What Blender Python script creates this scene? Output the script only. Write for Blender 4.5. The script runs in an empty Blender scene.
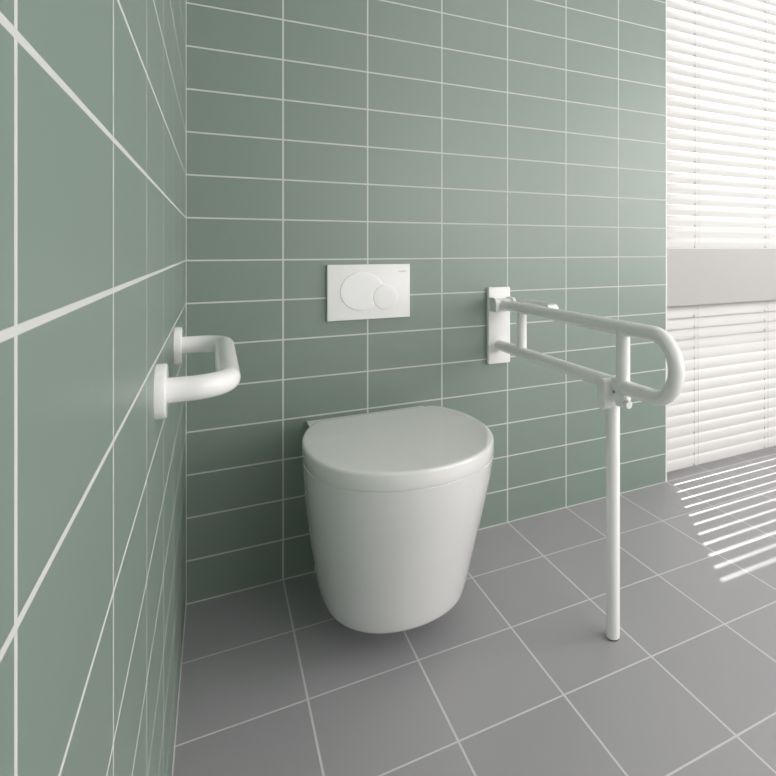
import bpy, bmesh, math
from mathutils import Vector, Matrix

C = bpy.context.scene.collection
H = 0.112                 # wall tile row height
W = 0.236036              # wall / floor tile width
XE = 7 * W                # where the tiled back wall ends and the window starts
ZC = 2.60                 # ceiling height
XR = 3.70                 # right wall
YB = -3.40                # wall behind the camera
WY = 0.26                 # thickness of the outer wall

# ------------------------------------------------------------------ materials
def nodes_of(m):
    m.use_nodes = True
    nt = m.node_tree
    return nt, nt.nodes, nt.links, nt.nodes['Principled BSDF']

def mnode(nt, op, a, b=None, c=None):
    n = nt.nodes.new('ShaderNodeMath'); n.operation = op
    for i, v in enumerate((a, b, c)):
        if v is None: continue
        if isinstance(v, (int, float)): n.inputs[i].default_value = v
        else: nt.links.new(v, n.inputs[i])
    return n.outputs[0]

def tile_mat(name, col, grout, axes, pitch, off, jw, rough, var=0.03, noise_scale=2.0):
    m = bpy.data.materials.new(name)
    nt, N, L, P = nodes_of(m)
    geo = N.new('ShaderNodeNewGeometry')
    sep = N.new('ShaderNodeSeparateXYZ'); L.new(geo.outputs['Position'], sep.inputs[0])
    masks = []; ids = []
    for ax, p, o in zip(axes, pitch, off):
        s = mnode(nt, 'SUBTRACT', sep.outputs[ax], o)
        s = mnode(nt, 'DIVIDE', s, p)
        r = mnode(nt, 'ROUND', s)
        d = mnode(nt, 'ABSOLUTE', mnode(nt, 'SUBTRACT', s, r))
        d = mnode(nt, 'MULTIPLY', d, p)
        mr = N.new('ShaderNodeMapRange'); mr.inputs[1].default_value = jw / 2 - 0.0003
        mr.inputs[2].default_value = jw / 2 + 0.0003
        mr.inputs[3].default_value = 1; mr.inputs[4].default_value = 0
        L.new(d, mr.inputs[0]); masks.append(mr.outputs[0])
        ids.append(mnode(nt, 'FLOOR', s))
    mask = mnode(nt, 'MAXIMUM', masks[0], masks[1])
    cmb = N.new('ShaderNodeCombineXYZ'); L.new(ids[0], cmb.inputs[0]); L.new(ids[1], cmb.inputs[1])
    wn = N.new('ShaderNodeTexWhiteNoise'); wn.noise_dimensions = '3D'; L.new(cmb.outputs[0], wn.inputs['Vector'])
    nz = N.new('ShaderNodeTexNoise'); nz.inputs['Scale'].default_value = noise_scale
    nz.inputs['Detail'].default_value = 3; L.new(geo.outputs['Position'], nz.inputs['Vector'])
    v = mnode(nt, 'ADD', mnode(nt, 'MULTIPLY', mnode(nt, 'SUBTRACT', wn.outputs[0], .5), var),
              mnode(nt, 'MULTIPLY', mnode(nt, 'SUBTRACT', nz.outputs[0], .5), var))
    v = mnode(nt, 'ADD', v, 1.0)
    vm = N.new('ShaderNodeVectorMath'); vm.operation = 'SCALE'
    vm.inputs[0].default_value = col; L.new(v, vm.inputs['Scale'])
    mix = N.new('ShaderNodeMix'); mix.data_type = 'RGBA'
    L.new(mask, mix.inputs['Factor']); L.new(vm.outputs[0], mix.inputs['A'])
    mix.inputs['B'].default_value = (*grout, 1)
    L.new(mix.outputs['Result'], P.inputs['Base Color'])
    rr = mnode(nt, 'ADD', rough, mnode(nt, 'MULTIPLY', mask, 0.45)); L.new(rr, P.inputs['Roughness'])
    bmp = N.new('ShaderNodeBump'); bmp.inputs['Distance'].default_value = 0.0006
    bmp.inputs['Strength'].default_value = 0.35
    L.new(mnode(nt, 'SUBTRACT', 1, mask), bmp.inputs['Height']); L.new(bmp.outputs[0], P.inputs['Normal'])
    P.inputs['Specular IOR Level'].default_value = .9 if 'wall' in name or 'green' in name else .6
    return m

def plain(name, col, rough=.4, metal=0, coat=0, noise=0.0, spec=.5, trans=0):
    m = bpy.data.materials.new(name)
    nt, N, L, P = nodes_of(m)
    P.inputs['Roughness'].default_value = rough; P.inputs['Metallic'].default_value = metal
    P.inputs['Coat Weight'].default_value = coat; P.inputs['Coat Roughness'].default_value = .03
    P.inputs['Specular IOR Level'].default_value = spec
    nz = N.new('ShaderNodeTexNoise'); nz.inputs['Scale'].default_value = 6
    tc = N.new('ShaderNodeTexCoord'); L.new(tc.outputs['Object'], nz.inputs['Vector'])
    v = mnode(nt, 'ADD', mnode(nt, 'MULTIPLY', mnode(nt, 'SUBTRACT', nz.outputs[0], .5), noise), 1.0)
    vm = N.new('ShaderNodeVectorMath'); vm.operation = 'SCALE'; vm.inputs[0].default_value = col
    L.new(v, vm.inputs['Scale']); L.new(vm.outputs[0], P.inputs['Base Color'])
    if trans:
        t = N.new('ShaderNodeBsdfTranslucent'); t.inputs[0].default_value = (*col, 1)
        mx = N.new('ShaderNodeMixShader'); mx.inputs[0].default_value = trans
        out = N['Material Output']
        L.new(P.outputs[0], mx.inputs[1]); L.new(t.outputs[0], mx.inputs[2]); L.new(mx.outputs[0], out.inputs[0])
    return m

GREEN = (0.205, 0.272, 0.228)
GROUT = (0.61, 0.62, 0.605)
M = {}
M['tile_back'] = tile_mat('green_tile_back', GREEN, GROUT, (0, 2), (W, H), (0, 0), .0042, .40)
M['tile_side'] = tile_mat('green_tile_side', GREEN, GROUT, (1, 2), (.2319, H), (-.0256, 0), .0042, .40)
M['tile_floor'] = tile_mat('grey_floor_tile', (.37, .366, .378), (.66, .655, .66), (0, 1), (W, W), (0, -.0013), .0042, .38, .05, 3)
M['plaster'] = plain('white_plaster', (.62, .62, .60), .8, noise=.02)
M['ceiling'] = plain('white_ceiling_paint', (.85, .84, .83), .9, noise=.01)
M['trim'] = plain('white_tile_trim', (.80, .80, .77), .4)
M['frame'] = plain('light_grey_frame', (.46, .455, .44), .5, noise=.01)
M['ceramic'] = plain('white_ceramic', (.88, .875, .87), .08, coat=1)
M['lid'] = plain('white_duroplast', (.88, .875, .865), .03, coat=1)
M['rail'] = plain('white_powder_coat', (.91, .905, .90), .17)
M['plate'] = plain('white_plastic', (.94, .935, .93), .3)
M['slat'] = plain('white_blind_slat', (.66, .655, .64), .4, trans=.03)
M['cord'] = plain('grey_blind_cord', (.50, .50, .48), .8)
M['ink'] = plain('grey_print', (.35, .35, .35), .6)
M['rubber'] = plain('dark_rubber', (.06, .06, .06), .7)
M['screw'] = plain('steel', (.35, .35, .35), .35, metal=.8)
M['paving'] = plain('pale_paving', (.42, .41, .38), .9, noise=.2)

g = bpy.data.materials.new('window_glass'); nt, N, L, P = nodes_of(g)
N.remove(P)
tr = N.new('ShaderNodeBsdfTransparent'); gl = N.new('ShaderNodeBsdfGlossy'); gl.inputs['Roughness'].default_value = .02
mx = N.new('ShaderNodeMixShader'); mx.inputs[0].default_value = .04
L.new(tr.outputs[0], mx.inputs[1]); L.new(gl.outputs[0], mx.inputs[2]); L.new(mx.outputs[0], N['Material Output'].inputs[0])
M['glass'] = g

# ------------------------------------------------------------------ helpers
def obj(name, bm, mat, parent=None, smooth=True, bevel=0, loc=None):
    bmesh.ops.recalc_face_normals(bm, faces=bm.faces[:])
    me = bpy.data.meshes.new(name); bm.to_mesh(me); bm.free()
    me.materials.append(mat)
    o = bpy.data.objects.new(name, me); C.objects.link(o)
    if parent:
        o.parent = parent
        o.matrix_parent_inverse = Matrix.Translation(-parent.location)
    if bevel:
        md = o.modifiers.new('bevel', 'BEVEL'); md.width = bevel; md.segments = 3
        md.limit_method = 'ANGLE'; md.angle_limit = math.radians(40)
    if smooth:
        for p in me.polygons: p.use_smooth = True
        try:
            me.set_sharp_from_angle(angle=math.radians(35))
        except Exception: pass
    return o

def thing(name, label, cat, loc, kind=None, group=None):
    o = bpy.data.objects.new(name, None); C.objects.link(o); o.location = loc
    o.empty_display_size = .1
    if label: o['label'] = label
    if cat: o['category'] = cat
    if kind: o['kind'] = kind
    if group: o['group'] = group
    return o

def box(bm, x0, x1, y0, y1, z0, z1):
    vs = [bm.verts.new((x, y, z)) for z in (z0, z1) for x, y in ((x0, y0), (x1, y0), (x1, y1), (x0, y1))]
    for f in ((0, 3, 2, 1), (4, 5, 6, 7), (0, 1, 5, 4), (1, 2, 6, 5), (2, 3, 7, 6), (3, 0, 4, 7)):
        bm.faces.new([vs[i] for i in f])

def bx(*a):
    bm = bmesh.new(); box(bm, *a); return bm

def struct(name, bm, mat, label, cat, parent=None):
    o = obj(name, bm, mat, parent, smooth=False)
    if not parent:
        o['kind'] = 'structure'; o['label'] = label; o['category'] = cat
    return o

def loft(bm, rings, cap0=True, cap1=True):
    R = [[bm.verts.new(p) for p in r] for r in rings]
    n = len(R[0])
    for a, b in zip(R, R[1:]):
        for i in range(n):
            j = (i + 1) % n
            bm.faces.new((a[i], a[j], b[j], b[i]))
    if cap0: bm.faces.new(R[0][::-1])
    if cap1: bm.faces.new(R[-1])

def fillet(pts, rad, seg=14):
    pts = [Vector(p) for p in pts]; out = [pts[0]]
    for a, b, c, r in zip(pts, pts[1:], pts[2:], rad):
        u = (a - b).normalized(); v = (c - b).normalized()
        ang = u.angle(v); t = r / math.tan(ang / 2)
        p, q = b + u * t, b + v * t
        ctr = b + (u + v).normalized() * (r / math.sin(ang / 2))
        e0, e1 = p - ctr, q - ctr; tot = e0.angle(e1)
        for k in range(seg + 1):
            s = k / seg
            out.append(ctr + (e0 * math.sin((1 - s) * tot) + e1 * math.sin(s * tot)) / math.sin(tot))
    out.append(pts[-1]); return out

def tube(bm, path, r, n=32, r2=None, up=None, caps=True):
    """sweep a circle (or ellipse r x r2, r2 along `up`) along the path"""
    path = [Vector(p) for p in path]; r2 = r2 or r
    rings = []; ref = up
    for i, p in enumerate(path):
        t = (path[min(i + 1, len(path) - 1)] - path[max(i - 1, 0)]).normalized()
        if ref is None:
            ref = Vector((0, 0, 1)) if abs(t.z) < .8 else Vector((1, 0, 0))
        s = t.cross(ref).normalized(); u = s.cross(t).normalized(); ref = u
        rings.append([p + s * (r * math.cos(2 * math.pi * k / n)) + u * (r2 * math.sin(2 * math.pi * k / n)) for k in range(n)])
    loft(bm, rings, caps, caps)

def disc(bm, c, axis, r, prof, n=48):
    """lathe round `axis` through c; prof = [(offset along axis, radius)]"""
    c = Vector(c); a = Vector(axis).normalized()
    s = a.cross(Vector((0, 0, 1)) if abs(a.z) < .8 else Vector((1, 0, 0))).normalized(); u = a.cross(s)
    loft(bm, [[c + a * d + (s * math.cos(2 * math.pi * k / n) + u * math.sin(2 * math.pi * k / n)) * (rr * r) for k in range(n)] for d, rr in prof])

def prism(bm, pts, vec):
    """polygon pts extruded by vec"""
    v = Vector(vec); loft(bm, [[Vector(p) for p in pts], [Vector(p) + v for p in pts]])

def rrect(u0, u1, v0, v1, r, seg=8):
    out = []
    for cu, cv, a0 in ((u1 - r, v1 - r, 0), (u0 + r, v1 - r, 90), (u0 + r, v0 + r, 180), (u1 - r, v0 + r, 270)):
        for k in range(seg + 1):
            a = math.radians(a0 + 90 * k / seg); out.append((cu + r * math.cos(a), cv + r * math.sin(a)))
    return out

# ------------------------------------------------------------------ room shell
struct('floor', bx(-.15, XR + .2, YB - .2, WY, -.15, 0), M['tile_floor'],
       'grey square floor tiles with pale joints', 'floor')
struct('wall_left', bx(-.15, 0, YB - .2, WY, 0, ZC), M['tile_side'],
       'sage green tiled wall at the left, carrying the short grab bar', 'wall')
struct('wall_back', bx(0, XE, 0, WY, 0, ZC), M['tile_back'],
       'sage green tiled wall behind the toilet', 'wall')
struct('ceiling', bx(-.15, XR + .2, YB - .2, WY + .0, ZC, ZC + .15), M['ceiling'], 'plain white ceiling', 'ceiling')
FX0, FX1, FZ0, FZ1 = 1.15, 3.45, .60, 2.00
bm = bmesh.new()
box(bm, 0, FX0, YB - .2, YB, 0, ZC); box(bm, FX1, XR, YB - .2, YB, 0, ZC)
box(bm, FX0, FX1, YB - .2, YB, 0, FZ0); box(bm, FX0, FX1, YB - .2, YB, FZ1, ZC)
struct('wall_front', bm, M['plaster'], 'plain white wall behind the viewer with an added window opening', 'wall')
w3 = thing('added_window_front', 'wide window added behind the viewer for fill light', 'window', (2.3, YB - .1, FZ0), 'structure')  # unseen window, added to give the frontal fill a source
bm = bmesh.new()
for a in ((FX0, FX0 + .05, FZ0, FZ1), (FX1 - .05, FX1, FZ0, FZ1), (2.275, 2.325, FZ0 + .05, FZ1 - .05)):
    box(bm, a[0], a[1], YB - .13, YB - .07, a[2], a[3])
for a in ((FZ0, FZ0 + .05), (FZ1 - .05, FZ1)):
    box(bm, FX0 + .05, FX1 - .05, YB - .13, YB - .07, *a)
obj('window_frame', bm, M['frame'], w3, smooth=False)
obj('window_pane', bx(FX0 + .05, FX1 - .05, YB - .103, YB - .097, FZ0 + .05, FZ1 - .05), M['glass'], w3, smooth=False)
# unseen right wall; its window is added as a source for side light
RY0, RY1, RZ0, RZ1 = -3.15, -0.85, .55, 2.15
bm = bmesh.new()
box(bm, XR, XR + .2, YB, RY0, 0, ZC); box(bm, XR, XR + .2, RY1, WY, 0, ZC)
box(bm, XR, XR + .2, RY0, RY1, 0, RZ0); box(bm, XR, XR + .2, RY0, RY1, RZ1, ZC)
struct('wall_right', bm, M['plaster'], 'plain white wall at the far right with an added window opening', 'wall')
w2 = thing('added_window_right', 'wide window added in the right wall for side light', 'window', (XR + .1, (RY0 + RY1) / 2, RZ0), 'structure')
bm = bmesh.new()
for a in ((RY0, RY0 + .05, RZ0, RZ1), (RY1 - .05, RY1, RZ0, RZ1), (RY0 + .05, RY1 - .05, RZ0, RZ0 + .05),
          (RY0 + .05, RY1 - .05, RZ1 - .05, RZ1), (-2.025, -1.975, RZ0 + .05, RZ1 - .05)):
    box(bm, XR + .07, XR + .13, *a)
obj('window_frame', bm, M['frame'], w2, smooth=False)
obj('window_pane', bx(XR + .097, XR + .103, RY0 + .05, RY1 - .05, RZ0 + .05, RZ1 - .05), M['glass'], w2, smooth=False)

struct('trim_1', bx(XE, XE + .006, -.0012, WY, 0, ZC), M['trim'],
       'narrow white edge strip where the green tiles stop at the window', 'trim')

# ------------------------------------------------------------------ window with transom (structure)
XT = XE + .006
w1 = thing('window_1', 'tall window beside the green tiled wall, split by a wide light grey transom', 'window', (XT, .1, 0), 'structure')
ZB0, ZB1 = .692, .9275
obj('fascia', bx(XT + .001, XR - .001, .012, .020, ZB0 + .0025, ZB1), M['frame'], w1, smooth=False)
obj('transom', bx(XT + .001, XR - .001, .112, .262, ZB0 + .012, ZB1 - .001), M['frame'], w1, smooth=False)  # unseen beam, depth shaped to cut off sun beyond the floor stripes
bm = bmesh.new()
for z0, z1 in ((0.001, ZB0 + .011), (ZB1 + .001, ZC - .001)):
    box(bm, XT + .001, XT + .1033, .118, .175, z0, z1)
    box(bm, XR - .10, XR - .001, .118, .175, z0, z1)
    box(bm, XT + .1033, XR - .10, .125, .17, z0, z0 + (.094 if z0 < .5 else .03))
    box(bm, XT + .1033, XR - .10, .125, .17, z1 - .05, z1)
obj('window_frame', bm, M['frame'], w1, smooth=False)
bm = bmesh.new()
box(bm, XT + .1034, XR - .101, .145, .151, .0955, ZB0 - .052)
box(bm, XT + .1034, XR - .101, .145, .151, ZB1 + .032, ZC - .052)
obj('window_pane', bm, M['glass'], w1, smooth=False)

gnd = struct('ground', bx(-8, 30, WY + .005, 30, -.35, -.2), M['paving'], 'pale paving outside the window', 'ground')

# ------------------------------------------------------------------ venetian blinds
PITCH = .0444
def blind(label, zb, zt, theta, group, first, x0=XT + .004, x1=XR - .01, yc=.040, wid=.050):
    t = thing('venetian_blind', label, 'blind', (x0, yc, zb), group=group)
    th = math.radians(theta); d = Vector((0, math.cos(th), math.sin(th))); nrm = Vector((0, -math.sin(th), math.cos(th)))
    bm = bmesh.new(); z = first; zs = []
    while z + .5 * wid * math.sin(th) < zt:
        prof = []
        K = 8
        for k in range(K + 1):
            s = k / K - .5
            prof.append(Vector((0, yc, z)) + d * (s * wid) + nrm * (.0035 * (1 - 4 * s * s)))
        for k in range(K, -1, -1):
            s = k / K - .5
            prof.append(Vector((0, yc, z)) + d * (s * wid) + nrm * (.0035 * (1 - 4 * s * s) - .0016))
        prism(bm, [p + Vector((x0, 0, 0)) for p in prof], (x1 - x0, 0, 0))
        zs.append(z); z += PITCH
    obj('slat_panel', bm, M['slat'], t)
    # ladder cords: a front cord, a lift cord and one rung per slat
    yf = yc - .5 * wid * math.cos(th) - .0035
    for xc in (1.839 + .436 * k for k in range(5)):
        if xc > x1 - .05: break
        bm = bmesh.new()
        tube(bm, [(xc, yf, zb + .01), (xc, yf, zt - .004)], .0003, 6)
        tube(bm, [(xc + .021, yf, zb + .01), (xc + .021, yf, zt - .004)], .0005, 6)
        for z in zs:
            low = Vector((xc, yc, z)) - d * (wid * .5)
            tube(bm, [low + Vector((0, -.0025, .001)), low + d * .009 + nrm * .0022 + Vector((0, -.001, 0))], .0016, 6)
        obj('ladder_cord', bm, M['cord'], t)
    return t, zs, yf

tl, zs, _ = blind('lower white venetian blind hanging below the grey transom down to the floor tiles',
                  .006, ZB0 + .035, 73, 'white venetian blinds', .0435)
obj('bottom_rail', bx(XT + .004, XR - .01, .040, .056, .021, .036), M['slat'], tl, bevel=.003)
obj('head_rail', bx(XT + .004, XR - .01, .024, .070, ZB0 + .036, ZB0 + .076), M['frame'], tl, smooth=False)
tu, zs, _ = blind('upper white venetian blind above the grey transom with light glowing between slats',
                  ZB1 + .002, ZC - .06, 61, 'white venetian blinds', ZB1 + .0245)
obj('bottom_rail', bx(XT + .004, XR - .01, .042, .058, ZB1 + .003, ZB1 + .017), M['slat'], tu, bevel=.003)
obj('head_rail', bx(XT + .004, XR - .01, .020, .070, ZC - .058, ZC - .003), M['slat'], tu, bevel=.002)
for t in (tl, tu):
    del t['group']

# ------------------------------------------------------------------ toilet
XC = .472
def closed_outline(half, n=24):
    """half: (x,y) from the back centre round to the front centre; mirrored; Catmull-Rom sampled"""
    pts = [Vector((x, y)) for x, y in half]
    full = pts + [Vector((-p.x, p.y)) for p in reversed(pts) if abs(p.x) > 1e-6]
    return full

def resample(full, n, sharp=()):
    m = len(full); out = []
    per = n
    for i in range(m):
        p0, p1, p2, p3 = full[(i - 1) % m], full[i], full[(i + 1) % m], full[(i + 2) % m]
        if i in sharp: p0 = p1 + (p1 - p2)
        if (i + 1) % m in sharp: p3 = p2 + (p2 - p1)
        for k in range(per):
            t = k / per
            out.append(.5 * ((2 * p1) + (-p0 + p2) * t + (2 * p0 - 5 * p1 + 4 * p2 - p3) * t * t + (-p0 + 3 * p1 - 3 * p2 + p3) * t ** 3))
    return out

# body outlines, same number of control points (x half, y)
top_h = [(.173, 0), (.174, -.06), (.1765, -.115), (.1994, -.1804), (.2157, -.2355), (.2229, -.2876), (.2238, -.3365),
         (.2192, -.383), (.2087, -.4278), (.1907, -.4701), (.1643, -.508), (.13, -.539), (.0897, -.5614), (.0456, -.5747)]
bot_h = [(0.163, 0), (0.167, -0.055), (0.1705, -0.11), (0.1633, -0.1776), (0.1716, -0.2106), (0.174, -0.244), (0.1735, -0.2742), (0.1713, -0.3054), (0.1663, -0.3382), (0.1561, -0.3718), (0.1365, -0.407), (0.1077, -0.4365), (0.075, -0.4562), (0.0384, -0.4679)]
def full_of(h, front):
    p = [Vector(a) for a in h] + [Vector((0, front))] + [Vector((-x, y)) for x, y in reversed(h)]
    return p
TOPF = full_of(top_h, -.579); BOTF = full_of(bot_h, -0.4718)
ns = len(TOPF)
def ring(ff, fs, z, grow=0.0, per=6):
    pts = []
    for a, b in zip(TOPF, BOTF):
        t = min(1, max(0, (-a.y - .27) / .20)); t = t * t * (3 - 2 * t)
        pts.append(a.lerp(b, fs + (ff - fs) * t))
    rs = resample(pts, per, sharp=(0, ns - 1))
    c = Vector((0, -.25)); out = []
    for p in rs:
        k = min(1, max(0, (-p.y - .04) / .12))
        q = p + (p - c).normalized() * grow * k
        out.append((XC + q.x, q.y, z))
    return out
wc = thing('toilet', 'white wall-hung toilet with closed glossy lid below the flush plate', 'toilet', (XC, 0, .068))
ft = [(.4285, 0, 0), (.418, .02, .01), (.39, .065, .035), (.361, .135, .08), (.33, .22, .15), (.295, .325, .235), (.26, .43, .32), (.222, .545, .41),
      (.185, .66, .53), (.149, .77, .64), (.12, .855, .74), (.095, .935, .85)]
rings = [ring(1, .985, .068, -.014), ring(1, .985, .0685, -.009), ring(1, .98, .0705, -.004), ring(1, .96, .0745, -.001), ring(.985, .92, .080, 0)]
for z, f, g_ in reversed(ft): rings.append(ring(f, g_, z))
rings += [ring(0, 0, .4300, -.0012), ring(0, 0, .4340, -.006), ring(0, 0, .4346, -.008)]
bm = bmesh.new(); loft(bm, rings)
obj('bowl', bm, M['ceramic'], wc)

lid_h = [(.06, -.118), (.12, -.119), (.158, -.123), (.1765, -.139), (.1994, -.1804), (.2157, -.2355), (.2229, -.2876), (.2238, -.3365),
         (.2192, -.383), (.2087, -.4278), (.1907, -.4701), (.1643, -.508), (.13, -.539), (.0897, -.5614), (.0456, -.5747)]
LF = full_of(lid_h, -.579)
def lring(z, grow, per=6):
    rs = resample(LF, per); n = len(rs); out = []
    for i, p in enumerate(rs):
        t = (rs[(i + 1) % n] - rs[i - 1]).normalized(); nr = Vector((-t.y, t.x))
        if nr.dot(p - Vector((0, -.36))) < 0: nr = -nr
        q = p + nr * grow; out.append((XC + q.x, q.y, z))
    return out
bm = bmesh.new(); loft(bm, [lring(.4350, -.008), lring(.4354, -.007), lring(.4404, -.007), lring(.441, -.008)])
obj('seat', bm, M['lid'], wc)
bm = bmesh.new()
loft(bm, [lring(.4365, -.004), lring(.4325, -.0022), lring(.4312, -.0010), lring(.4318, .0004), lring(.4335, .0010), lring(.450, .0008), lring(.4615, .0002), lring(.4635, -.0004),
          lring(.4655, -.0014), lring(.4670, -.0030), lring(.4678, -.0052), lring(.4682, -.0085), lring(.4683, -.012)])
obj('lid', bm, M['lid'], wc)
for s in (-1, 1):
    bm = bmesh.new()
    tube(bm, [(XC + s * .06, -.103, .4435), (XC + s * .12, -.103, .4435)], .0085, 20)
    obj('hinge', bm, M['lid'], wc)

# ------------------------------------------------------------------ flush plate
fp = thing('flush_plate', 'white dual flush plate with two round buttons on the tiles above the toilet', 'flush plate', (.48, 0, .715))
X0, X1, Z0, Z1 = .3535, .5990, .7170, .8800
bm = bmesh.new()
def pr(r, y): return [(u, y, v) for u, v in r]
loft(bm, [pr(rrect(X0, X1, Z0, Z1, .002), 0), pr(rrect(X0, X1, Z0, Z1, .002), -.0095),
          pr(rrect(X0 + .0006, X1 - .0006, Z0 + .0006, Z1 - .0006, .002), -.0108), pr(rrect(X0 + .002, X1 - .002, Z0 + .002, Z1 - .002, .002), -.0113)])
obj('cover', bm, M['plate'], fp)
BC = (.4535, .8003, .0585); SC = (.5235, .7806, .0385)
def circ_minus(c, r, c2=None, r2=0, n=128, ex=1.0):
    out = []
    for k in range(n):
        a = 2 * math.pi * k / n; p = Vector((c[0] + ex * r * math.cos(a), c[1] + r * math.sin(a)))
        if c2:
            d = p - Vector(c2)
            if d.length < r2: p = Vector(c2) + d.normalized() * r2
        out.append(p)
    return out
# dished recess rings and buttons
def ringsurf(bm, c, r, prof, c2=None, r2=0, cap=True, ex=1.0):
    loft(bm, [[(p.x, y, p.y) for p in circ_minus(c, r + dr, c2, r2 - dr if c2 else 0, ex=ex)] for dr, y in prof], True, cap)
# button: groove round it is dark gap formed by a slightly raised button edge
bm = bmesh.new()
ringsurf(bm, BC[:2], BC[2] - .0012, [(0, -.0100), (0, -.0122), (-.0008, -.0130), (-.004, -.0134), (-.02, -.0131), (-.040, -.0128)], SC[:2], SC[2] + .0012, ex=1.12)
obj('large_button', bm, M['plate'], fp)
bm = bmesh.new()
ringsurf(bm, SC[:2], SC[2] - .0008, [(0, -.0100), (0, -.0122), (-.0008, -.0131), (-.004, -.0136), (-.02, -.0134)])
obj('small_button', bm, M['plate'], fp)
cu = bpy.data.curves.new('lettering', 'FONT'); cu.body = 'GEBERIT'; cu.size = .0078; cu.extrude = .0001
cu.align_x = 'RIGHT'
to = bpy.data.objects.new('lettering', cu); C.objects.link(to)
to.rotation_euler = (math.radians(90), 0, 0); to.location = (.5890, -.01142, .8560); to.scale = (.92, .62, 1)
bpy.context.view_layer.update()
me = bpy.data.meshes.new_from_object(to.evaluated_get(bpy.context.evaluated_depsgraph_get()))
me.transform(to.matrix_world); bpy.data.objects.remove(to); me.materials.clear(); me.materials.append(M['ink'])
to = bpy.data.objects.new('lettering', me); C.objects.link(to)
to.parent = fp; to.matrix_parent_inverse = Matrix.Translation(-fp.location)
to['label'] = 'tiny grey lettering'

# ------------------------------------------------------------------ hinged support rail
XP = .907; R = .0171; ZU = .7425; ZL = .6055; YF = -.826
sr = thing('support_rail', 'white hinged support rail with floor leg to the right of the toilet', 'support rail', (XP, 0, 0))
bm = bmesh.new()
prof = [(u, v) for u, v in rrect(.866, .9465, .5445, .7990, .004)]
loft(bm, [[(u, 0, v) for u, v in prof], [(u, -.0125, v) for u, v in prof],
          [(.9085 + (u - .9085) * .985, -.0145, .672 + (v - .672) * .994) for u, v in prof],
          [(.9085 + (u - .9085) * .95, -.0152, .672 + (v - .672) * .98) for u, v in prof]])
obj('wall_plate', bm, M['rail'], sr)
bm = bmesh.new()
rb = (ZU - ZL) / 2 - .0001
path = fillet([(XP, -.030, ZU), (XP, YF, ZU), (XP, YF, ZL), (XP, -.016, ZL)], [rb, rb], 24)
tube(bm, path, R, 36)
obj('rail_loop', bm, M['rail'], sr)
for yy in (-.166, -.655):
    bm = bmesh.new(); tube(bm, [(XP, yy, ZL + .004), (XP, yy, ZU - .004)], R * (.93 if yy > -.3 else .98), 32); obj('brace', bm, M['rail'], sr)
# hinge bracket: two rounded lugs and a barrel between them
def lug(bm, x0, x1, y1, z0, z1, r, y0=-.015):
    pts = [(y0, z0), (y0, z1)]
    for k in range(9):
        a = math.radians(90 + 90 * k / 8); pts.append((y1 + r + r * math.cos(a), z1 - r + r * math.sin(a)))
    rr = .006
    for k in range(5):
        a = math.radians(180 + 90 * k / 4); pts.append((y1 + rr + rr * math.cos(a), z0 + rr + rr * math.sin(a)))
    prism(bm, [(x0, a, b) for a, b in pts], (x1 - x0, 0, 0))
bm = bmesh.new()
lug(bm, .8695, .8810, -.062, ZU - .022, ZU + .024, .020)
obj('hinge_bracket', bm, M['rail'], sr, bevel=.002)
bm = bmesh.new(); lug(bm, .9335, .9460, -.062, ZU - .022, ZU + .024, .020)
obj('hinge_bracket', bm, M['rail'], sr, bevel=.002)
bm = bmesh.new(); lug(bm, .8812, .9333, -.052, ZU - .0215, ZU + .019, .014)
obj('hinge_block', bm, M['rail'], sr, bevel=.0015)
# leg
YL = -.618
bm = bmesh.new()
disc(bm, (XP, YL, 0), (0, 0, 1), 1, [(.0026, .0150), (.0035, .0160), (.006, .0163), (.556, .0163), (.558, .015)], 36)
leg = obj('leg', bm, M['rail'], sr)
bm = bmesh.new(); disc(bm, (XP, YL, 0), (0, 0, 1), 1, [(0.0004, .0150), (.002, .0154), (.0025, .0145)], 32)
ff = obj('rubber_foot', bm, M['rubber'], leg); ff['label'] = 'dark rubber foot'
ff.parent = leg; ff.matrix_parent_inverse = Matrix.Identity(4)
# clamp
bm = bmesh.new()
prism(bm, [(.872, a, b) for a, b in rrect(-.632, -.600, .548, .620, .012)], (.050, 0, 0))
clamp = obj('leg_clamp', bm, M['rail'], sr, bevel=.0025)
def sub(name, bm, mat, par, root, **k):
    o = obj(name, bm, mat, None, **k); o.parent = par
    o.matrix_parent_inverse = Matrix.Identity(4)
    return o
bm = bmesh.new(); disc(bm, (XP, -.655, 0), (0, 0, 1), 1, [(.562, .0150), (.5635, .0172), (.590, .0182), (.604, .0182)], 36)
sub('collar', bm, M['rail'], clamp, sr)
bm = bmesh.new()
disc(bm, (XP - .0065, -.662, .5715), (0, -1, 0), 1, [(0, .006), (.012, .006), (.0125, .0085), (.014, .0095), (.022, .0095), (.024, .0085)], 28)
sub('knob', bm, M['rail'], clamp, sr)
bm = bmesh.new(); disc(bm, (.898, -.632, .591), (0, -1, 0), 1, [(0, .004), (.003, .004), (.0035, .003)], 16)
sub('screw', bm, M['screw'], clamp, sr)
# toilet roll arm on the far side of the rail
bm = bmesh.new()
path = fillet([(XP + .060, -.078, .7475), (XP + .046, -.300, .7475), (XP + .008, -.300, .7475)], [.028], 10)
tube(bm, path, .0135, 24, r2=.0175, up=Vector((0, 0, 1)))
obj('paper_holder', bm, M['rail'], sr)

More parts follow.
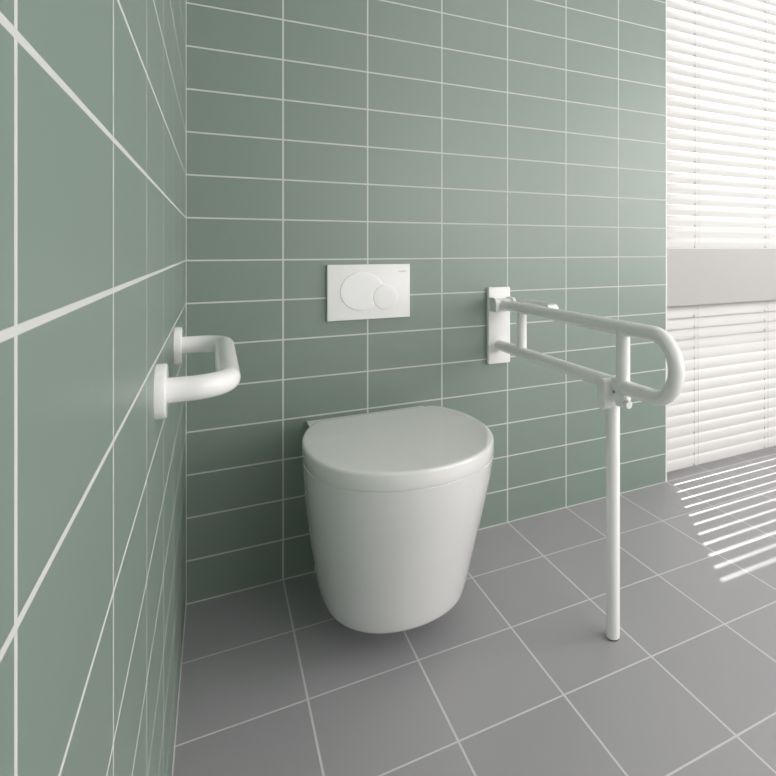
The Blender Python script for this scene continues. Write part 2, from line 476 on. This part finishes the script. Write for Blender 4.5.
# ------------------------------------------------------------------ grab bar on the left wall
gb = thing('grab_bar', 'short white horizontal grab bar mounted on the left green wall', 'grab bar', (0, -.645, .743))
Y1, Y2, ZG = -.839, -.452, .743
bm = bmesh.new()
tube(bm, fillet([(.008, Y1, ZG), (.0832, Y1, ZG), (.0832, Y2, ZG), (.008, Y2, ZG)], [.045, .045], 20), .0163, 36, up=Vector((0, 0, 1)))
obj('bar', bm, M['rail'], gb)
for y in (Y1, Y2):
    bm = bmesh.new()
    disc(bm, (0, y, ZG), (1, 0, 0), 1, [(0, .0352), (.0095, .0352), (.0112, .0345), (.0120, .033)], 56)
    obj('wall_flange', bm, M['rail'], gb)

# ------------------------------------------------------------------ light
sun = bpy.data.lights.new('sun', 'SUN'); sun.energy = 4.5; sun.angle = math.radians(.8); sun.color = (1, .985, .96)
so = bpy.data.objects.new('sun', sun); C.objects.link(so); so.location = (4, 4, 4)
so.rotation_euler = Vector((-.639, -1, -.827)).to_track_quat('-Z', 'Y').to_euler()
wd = bpy.data.worlds.new('world'); bpy.context.scene.world = wd; wd.use_nodes = True
wn = wd.node_tree.nodes; bg = wn['Background']; bg.inputs[0].default_value = (1, .97, .97, 1); bg.inputs[1].default_value = .85

def area(name, loc, to, sx, sy, e, col=(1, 1, 1)):
    a = bpy.data.lights.new(name, 'AREA'); a.shape = 'RECTANGLE'; a.size = sx; a.size_y = sy; a.energy = e; a.color = col
    o = bpy.data.objects.new(name, a); C.objects.link(o); o.location = loc
    o.rotation_euler = (Vector(to) - Vector(loc)).to_track_quat('-Z', 'Z').to_euler(); return o
# added soft key light, set in the added right-wall window
area('fill_light_right', (XR - .02, -2.0, 1.35), (.6, -1.2, .8), 2.2, 1.5, 20, (1, .965, .955))

area('fill_light_front', (2.3, YB + .02, 1.3), (1.2, 0, .9), 2.2, 1.3, 10, (1, .965, .965))  # added frontal fill, placed at the added window behind the viewer

struct('added_ceiling_panel', bx(1.0, 2.8, -2.9, -1.1, ZC - .03, ZC - .002), M['trim'], 'flat square panel added on the ceiling for fill', 'added ceiling panel')  # unseen panel, added as a source for light from above
area('fill_light_ceiling', (1.9, -2.0, ZC - .035), (1.9, -2.001, 0), 1.7, 1.7, 5, (1, .965, .96))  # added downward fill for lid and floor

# ------------------------------------------------------------------ camera
cam = bpy.data.cameras.new('camera'); co = bpy.data.objects.new('camera', cam); C.objects.link(co)
cam.sensor_width = 36; cam.sensor_fit = 'HORIZONTAL'; cam.lens = 562.6755 / 776 * 36
cam.shift_x = (388 - 511.8832) / 776; cam.shift_y = (248.6959 - 388) / 776
cam.clip_start = .01
co.location = (.592932 * H, -15.11149 * H, 8.27592 * H)
co.rotation_euler = (math.radians(90), 0, -.48604)
sc = bpy.context.scene; sc.camera = co
sc.view_settings.view_transform = 'Standard'; sc.view_settings.look = 'None'
sc.view_settings.exposure = 1.12; sc.view_settings.gamma = 1; sc.view_settings.use_curve_mapping = False
